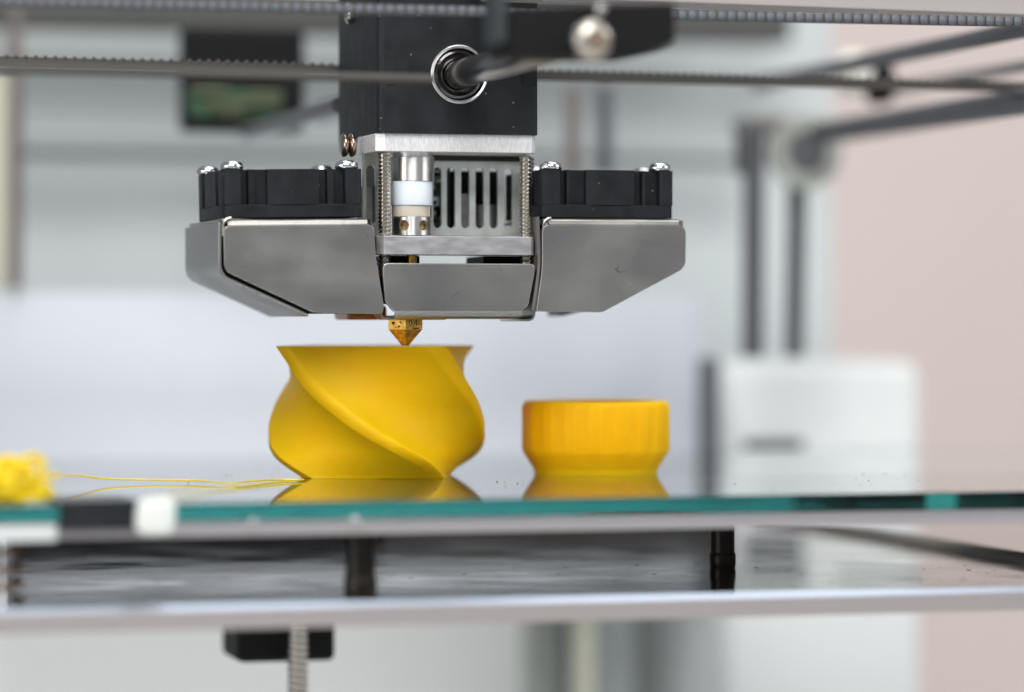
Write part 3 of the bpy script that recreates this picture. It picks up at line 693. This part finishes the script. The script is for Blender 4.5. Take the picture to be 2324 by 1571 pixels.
# --- fans
def fan(name_px, X_of, z0, z1, roll, yb3, bosses, screws, peek):
    L0, R0 = name_px
    x0, x1 = at(L0, 440, YFf).x, at(R0, 440, YFf).x
    cxm = (x0+x1)/2
    yb_ = yb3
    rl = Matrix.Translation((cxm, 0, (z0+z1)/2)) @ Matrix.Rotation(roll, 4, 'Y') @ Matrix.Translation((-cxm, 0, -(z0+z1)/2))
    bm = BM(); hfl = z0+(z1-z0)*0.27
    prismz(bm, fillet([(x0,YFf),(x1,YFf),(x1,yb_),(x0,yb_)], 1.8, 6), z0, hfl)
    bmesh.ops.transform(bm, matrix=rl, verts=bm.verts)
    fo = obj('fan', bm, BLK, head, bev=0.15)
    # upper frame with notched front: outline in plan
    g = [at(b_, 440, YFf).x for b_ in bosses]       # g0..g7: gap, post, gap, centre, gap, post, gap
    dp = 1.9
    pl = [(x0, YFf), (g[0], YFf), (g[0], YFf+dp), (g[1], YFf+dp), (g[1]+.15, YFf+.35), (g[2], YFf+.35), (g[2]+.2, YFf+dp*.8), (g[3], YFf+dp*.8), (g[3], YFf+.0)]
    n = 6
    for i in range(1, n): pl.append((g[3]+(g[4]-g[3])*i/n, YFf - .25*math.sin(math.pi*i/n)))
    pl += [(g[4], YFf), (g[4], YFf+dp), (g[5], YFf+dp), (g[5]+.1, YFf+.35), (g[6], YFf+.35), (g[6]+.1, YFf+dp), (g[7], YFf+dp), (g[7], YFf), (x1, YFf)]
    pl += [(x1, yb_), (x0, yb_), (x0, yb_-5), (x0+dp, yb_-5), (x0+dp, yb_-8), (x0, yb_-8), (x0, YFf+8), (x0+dp, YFf+8), (x0+dp, YFf+5), (x0, YFf+5)]
    rr = [1.8]+[0]*(len(pl)-1); idx = pl.index((x1, YFf)); rr[idx] = 1.6; rr[idx+1] = 1.8; rr[idx+2] = 1.8
    out = []
    ff = fillet(pl, rr, 6)
    bm = BM(); prismz(bm, ff, hfl+.002, z1)
    bmesh.ops.transform(bm, matrix=rl, verts=bm.verts)
    obj('frame', bm, BLK, fo)
    for (px, yy) in screws:
        x = at(px, 370, yy).x; 
        bm = BM(); lathe(bm, [(1.9,0),(2.08,.25),(2.08,.75),(1.85,1.25),(1.3,1.52),(.75,1.58),(.7,1.1)], (x, yy, z1+.02), n=32)
        bmesh.ops.transform(bm, matrix=rl, verts=bm.verts)
        obj('screw', bm, SCR, fo, sharp=60)
    return fo
YFf = -7.6
XfL = at(507,440,YFf).x; ybF = atX(448,440,XfL).y
zfa, zfb = at(665,493.5,YFf).z, at(665,383.5,YFf).z
fan((507,824), None, zfa, zfb, R(-1.9+.9), ybF, [547,563,579,607,724,743,758,784], [(527,YFf+2.6),(787,YFf+2.6),(473+0,ybF-3),(731,ybF-3)], None)
zfa, zfb = at(1380,495,YFf).z, at(1380,386.5,YFf).z
fan((1229,1530), None, zfa, zfb, R(0.0), ybF, [1271,1286,1294,1330,1439,1458,1466,1497], [(1250,YFf+2.6),(1497,YFf+2.6),(1214,ybF-3),(1460,ybF-3)], None)

# =================================================================== slider block in front with its screw
YK = YH-80
DCAP = mat('slate_end_cap', (0.028,0.034,0.037), 0.6)
blk = thing('slider_block', 'out of focus black slider block holding the front end of the guide rod', 'block', at(1335,130,YK))
pp = sxz([(1158,14),(1534,6),(1534,92),(1500,112),(1450,128),(1330,128),(1158,124)], YK)
bm = BM(); prism(bm, fillet(pp, .8), YK, YK+13); obj('block', bm, BLKD, blk, bev=.5)
p = at(1346, 90, YK-2); bm = BM()
lathe(bm, [(2.9,-2.2),(3.15,-1.9),(3.15,.6),(2.9,1.1),(2.2,1.6),(1.5,1.75),(1.35,0.8)], (p.x, YK, p.z), 'Y', n=32)
for v in bm.verts: v.co.y = 2*YK - v.co.y - 1.5
cs_ = obj('cap_screw', bm, mat('dull_bolt', (0.50,0.47,0.42), 0.34, 1.0), blk)
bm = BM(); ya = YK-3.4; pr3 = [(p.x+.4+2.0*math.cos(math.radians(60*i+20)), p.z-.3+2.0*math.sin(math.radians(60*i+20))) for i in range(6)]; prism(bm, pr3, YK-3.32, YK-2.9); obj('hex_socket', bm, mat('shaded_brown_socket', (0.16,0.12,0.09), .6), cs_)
p = at(1362, 22, YK-1); bm = BM(); bmesh.ops.create_icosphere(bm, subdivisions=3, radius=1.0, matrix=Matrix.Translation(p)); obj('highlight_ball', bm, ROD, blk)  # ball added for the round blurred highlight above the bolt
bm = BM(); q = at(1122, 60, YK); prism(bm, sxz([(1130,-20),(1156,-20),(1156,95),(1130,95)], YK), YK+1, YK+9); obj('end_cap', bm, DCAP, blk, bev=.3)

# =================================================================== belts
def belt(yl, yr, Y, hgt, label, tooth, side=0, X0=-125, X1=175):
    a = at(0, yl, Y); b_ = at(W, yr, Y); sl = (b_.z-a.z)/(b_.x-a.x)
    zf = lambda x: a.z + sl*(x-a.x)
    t = thing('toothed_belt', label, 'belt', (X0, Y, zf(X0)), 'toothed drive belts in front of the print head')
    bm = BM(); vs = [(X0, zf(X0)-hgt/2), (X1, zf(X1)-hgt/2), (X1, zf(X1)+hgt/2), (X0, zf(X0)+hgt/2)]
    prism(bm, vs, Y, Y+0.8); obj('backing', bm, RUB, t)
    P_ = 1.8; n = int((X1-X0)/P_)
    tm = None
    for i in range(n):
        x = X0+.5+i*P_
        if not (at(-60, yl, Y).x < x < at(W+60, yr, Y).x): continue
        if tm is None:
            bm = BM(); r2 = tooth
            pr2 = [(r2*math.copysign(abs(math.cos(q))**.6, math.cos(q)), r2*math.copysign(abs(math.sin(q))**.6, math.sin(q))) for q in [math.pi*2*i2/10 for i2 in range(10)]]
            A = [bm.verts.new((u*S, (-.45)*S, v*S)) for u, v in pr2]; B = [bm.verts.new((u*S, 0, v*1.15*S)) for u, v in pr2]; 
            bm.faces.new(A); bm.faces.new(B[::-1])
            for j in range(10): bm.faces.new((A[j], A[(j+1)%10], B[(j+1)%10], B[j]))
            bmesh.ops.recalc_face_normals(bm, faces=bm.faces[:])
            tm = bpy.data.meshes.new('tooth'); bm.to_mesh(tm); bm.free(); tm.materials.append(RUBT); tm.shade_smooth()
        o = bpy.data.objects.new('tooth', tm); C.objects.link(o); o.parent = t
        o.location = Vector((x, Y + (.4 if side else 0), zf(x)+side*hgt/2))*S - t.location
    return t
belt(5, 50, -36, 1.75, 'toothed belt running along the very top of the picture', 0.80)
RUBT = mat('dark_belt_tooth', (0.075, 0.07, 0.06), 0.5); RUB = mat('dark_belt_back', (0.06, 0.055, 0.05), 0.5)
belt(140, 199, yb+2.5, 2.0, 'lower toothed belt passing behind the black head housing', 0.36, side=1)
a = at(-60, 156, -46); b_ = at(985, 180, -46)
bm = BM(); tube(bm, [(a.x-60, -46, a.z-(b_.z-a.z)/(b_.x-a.x)*60), b_], 0.8, n=20)
tag(obj('cross_rod', bm, mat('dull_rod', (0.05,0.048,0.043), 0.6, 0.0)), 'blurred grey cross rod at upper left ending in front of the bearing', 'rod')
# =================================================================== machine frame behind
def slab(name, pxs, Y, th, m, label=None, cat=None, group=None, bev=1.0, parent=None):
    (xa, ya), (xb, yb_) = pxs
    p, q = at(xa, ya, Y), at(xb, yb_, Y)
    bm = BM(); box(bm, p.x, q.x, Y, Y+th, q.z, p.z); o = obj(name, bm, m, parent, bev=bev)
    if label: tag(o, label, cat, group)
    return o
struct(slab('rear_panel', ((-400, -400), (1890, 1150)), 262, 4, PANEL))
struct(slab('lower_rear_panel', ((-400, 1160), (1195, 1900)), 262, 4, LOW))
struct(slab('pink_wall', ((500, -1200), (5200, 3200)), 700, 20, PINK))
bm = BM(); box(bm, -900, 1500, -1200, 720, -330, -310); struct(obj('cabinet_floor', bm, FLOORM))
slab('frame_beam', ((-400, -40), (1800, 97)), 225, 18, BEAM, 'dark grey beam across the top of the machine rear', 'beam')
slab('cross_bar', ((-400, 236), (1690, 270)), 240, 8, BAR, 'upper slate coloured bar on the pale rear panel', 'bar', 'horizontal bars on the rear panel')
slab('cross_bar', ((-400, 334), (1690, 374)), 240, 8, BAR, 'lower slate coloured bar on the pale rear panel', 'bar', 'horizontal bars on the rear panel')
# card sheet leaning behind the bed
pa, pb = at(-300, 662, 195), at(1598, 662, 195)
bm = BM(); zt2 = pa.z; sec = [(195, zt2), (194, zt2-25), (191, zt2-40), (186, -36), (182, -47)]
zt2r = at(1598, 672, 195).z
va2 = [bm.verts.new((pa.x, y, z)) for y, z in sec]; vb2 = [bm.verts.new((pb.x, y, z-(zt2-zt2r)*(i == 0))) for i, (y, z) in enumerate(sec)]
for i in range(4): bm.faces.new((va2[i], va2[i+1], vb2[i+1], vb2[i]))
o = obj('card_sheet', bm, PAPER, sharp=80); sd = o.modifiers.new('thick', 'SOLIDIFY'); sd.thickness = 1*S
tag(o, 'large blurred lavender white card standing behind the glass plate', 'card')
# posts at left
slab('rear_post', ((-30, 165), (25, 655)), 200, 8, CREAM, 'cream vertical post at the left picture edge', 'post', 'vertical posts of the frame')
slab('rear_post', ((25, -20), (52, 655)), 190, 8, BRN, 'dark brown vertical post beside the cream post at left', 'post', 'vertical posts of the frame')
# twin rods at right and mid
def vrod(px, y0, y1, Y, r, m, label, x_bottom=None):
    p, q = at(px, y0, Y), at(x_bottom or px, y1, Y)
    bm = BM(); tube(bm, [p, q], r, n=24); return tag(obj('vertical_rod', bm, m), label, 'rod', 'upright rods at the machine rear')
vrod(1712, 290, 812, 150, 2.6, DROD, 'left one of two dark upright rods left of the pink wall', 1708)
vrod(1812, 300, 812, 160, 2.3, DROD, 'right one of two dark upright rods left of the pink wall', 1802)
vrod(1300, 200, 420, 170, 1.8, BRN, 'brown upright rod just right of the head housing')
vrod(1372, 195, 400, 175, 1.8, DROD, 'grey upright rod above the right fan', None)
slab('motor_bracket', ((1690, 262), (1880, 305)), 165, 12, mat('dark_bracket', (0.14,0.125,0.12), .5), 'grey bracket on top of the two upright rods', 'bracket', bev=2)
slab('bearing_block', ((1692, 295), (1745, 400)), 148, 10, mat('dark_bearing', (0.07,0.06,0.055), .5), 'brown bearing block at the top of the left upright rod', 'bearing block', bev=2)
# pulley
p = at(1832, 345, 150)
t = thing('pulley', 'pale round pulley wheel at the top of the upright rods', 'pulley', p)
bm = BM(); lathe(bm, [(5.2,0),(5.2,3),(8.6,3),(8.6,0)], (p.x,150,p.z), 'Y', n=40, closed=True); obj('rim', bm, PALE, t)
bm = BM(); lathe(bm, [(1,0.5),(1,2.5),(5.1,2.5),(5.1,.5)], (p.x,150,p.z), 'Y', n=40, closed=True); obj('hub', bm, BAR, t)
# receding rods at the right side of the machine
def yrod(px, py, X0Y, Yend, r, m, label, name='side_rod'):
    p = at(px, py, X0Y)
    bm = BM(); tube(bm, [p, Vector((p.x, Yend, p.z))], r, n=24); return tag(obj(name, bm, m), label, 'rod', 'rods receding along the right side')
yrod(1862, 302, 140, -150, 2.7, DROD, 'thick dark rod slanting across the pink wall at right')
yrod(2020, 205, 140, -150, 1.2, BAR, 'thin grey rod slanting above the thick one at right')
yrod(1720, 190, 150, -150, 1.7, DROD, 'dark rod slanting down to the left beneath the top belt')
yrod(560, 300, 130, 34, 1.6, DROD, 'short grey rod slanting in front of the black rear fan', 'side_rod')
# black slider and pale knob
slab('rear_slider', ((1984, 138), (2038, 235)), 120, 8, BLKD, 'small black slider block in front of the pink wall', 'block', bev=2)
p = at(1938, 165, 125); bm = BM(); bmesh.ops.create_uvsphere(bm, u_segments=32, v_segments=16, radius=5.6, matrix=Matrix.Translation(p) @ Matrix.Diagonal((1,.8,.9,1)))
tag(obj('knob', bm, mat('cream_knob', (0.8,0.8,0.72), .4)), 'cream round knob beside the small black slider', 'knob')
# rear fan, black
f = thing('rear_fan', 'large black fan housing blurred behind the head at upper left', 'fan', at(556, 300, 150))
slab('shroud', ((420, 58), (694, 300)), 150, 10, BLKD, bev=1.5, parent=f)
slab('circuit_board', ((428, 200), (640, 268)), 148.5, 1.4, PCB, bev=.1, parent=f)
for (a0, b0, a1, b1) in ((440,190,520,215),(470,222,560,250),(560,205,640,240),(500,255,560,268)):
    slab('chip', ((a0, b0), (a1, b1)), 147, 1.4, mat('dim_green_part', (0.07,0.085,0.045), 0.4), bev=.2, parent=f)
# white casing at right with slot
wc = thing('white_casing', 'white rectangular motor casing behind the right end of the glass', 'casing', at(1865, 1571, 190))
slab('body', ((1642, 822), (2096, 2000)), 190, 60, WHITE, bev=4, parent=wc)
slab('slot', ((1692, 1002), (1824, 1062)), 188.5, 2, mat('slot_black', (0.025,0.03,0.04), .6), bev=.3, parent=wc)
slab('dark_upright', ((1604, 812), (1636, 1180)), 172, 8, mat('slate_blue', (0.085,0.095,0.11), .5), 'slate upright strip between the card and the white casing', 'post')
# below the plate
def low(px0, px1, Y, m, label):
    return slab('lower_post', ((px0, 1165), (px1, 1900)), Y, 8, m, label, 'post', 'upright posts seen below the base plate')
low(1200, 1292, 230, LOWG, 'wide grey green post below the base plate')
low(1292, 1316, 222, BAR, 'narrow slate post beside the cream one below the plate')
low(1316, 1352, 215, CREAM, 'narrow cream post below the middle of the plate')
low(1352, 1446, 235, PANEL, 'pale blue grey post right of the cream one below the plate')
low(1440, 1660, 245, LOWG, 'broad grey post left of the white casing below the plate')
YN = 48
nb = thing('lead_nut', 'black nut housing hanging under the base plate at left', 'nut housing', at(640, 1430, YN))
p, q = at(540, 1400, YN), at(762, 1500, YN)
bm = BM(); box(bm, p.x, q.x, YN, YN+18, q.z, ZP-3.22); obj('body', bm, BLKD, nb, bev=1.2)
xs_ = at(681, 1500, YN-6).x
bm = BM(); prof = []; z = ZP-3.25; i = 0
pts_ = []
nseg = 20; turns = 26; pit = 1.3
# helical thread as a swept ridge on a core
lathe(bm, [(1.75, z-55), (1.75, z)], (xs_, YN-4, 0), n=20)
sc_ = tag(obj('lead_screw', bm, THR), 'steel lead screw below the plate in front of the black nut', 'screw')
bm = BM(); tube(bm, [(xs_+1.75*math.cos(a*.5), YN-4+1.75*math.sin(a*.5), z-0.5-a*pit*.5/(2*math.pi)) for a in range(0, 480)], .38, n=6); obj('thread', bm, THR, sc_)
# top frame member above the belt at right
p, q = at(1120, -60, -28), at(2600, 22, -28)
bm = BM(); a = at(1120, -8, -28); b_ = at(2324, 36, -28); sl = (b_.z-a.z)/(b_.x-a.x)
prism(bm, [(a.x, a.z), (b_.x+40, b_.z+sl*40), (b_.x+40, b_.z+20), (a.x, b_.z+20)], -28, -18)
tag(obj('top_frame', bm, MAUVE, bev=.5), 'mauve grey frame member above the belt at upper right', 'frame')
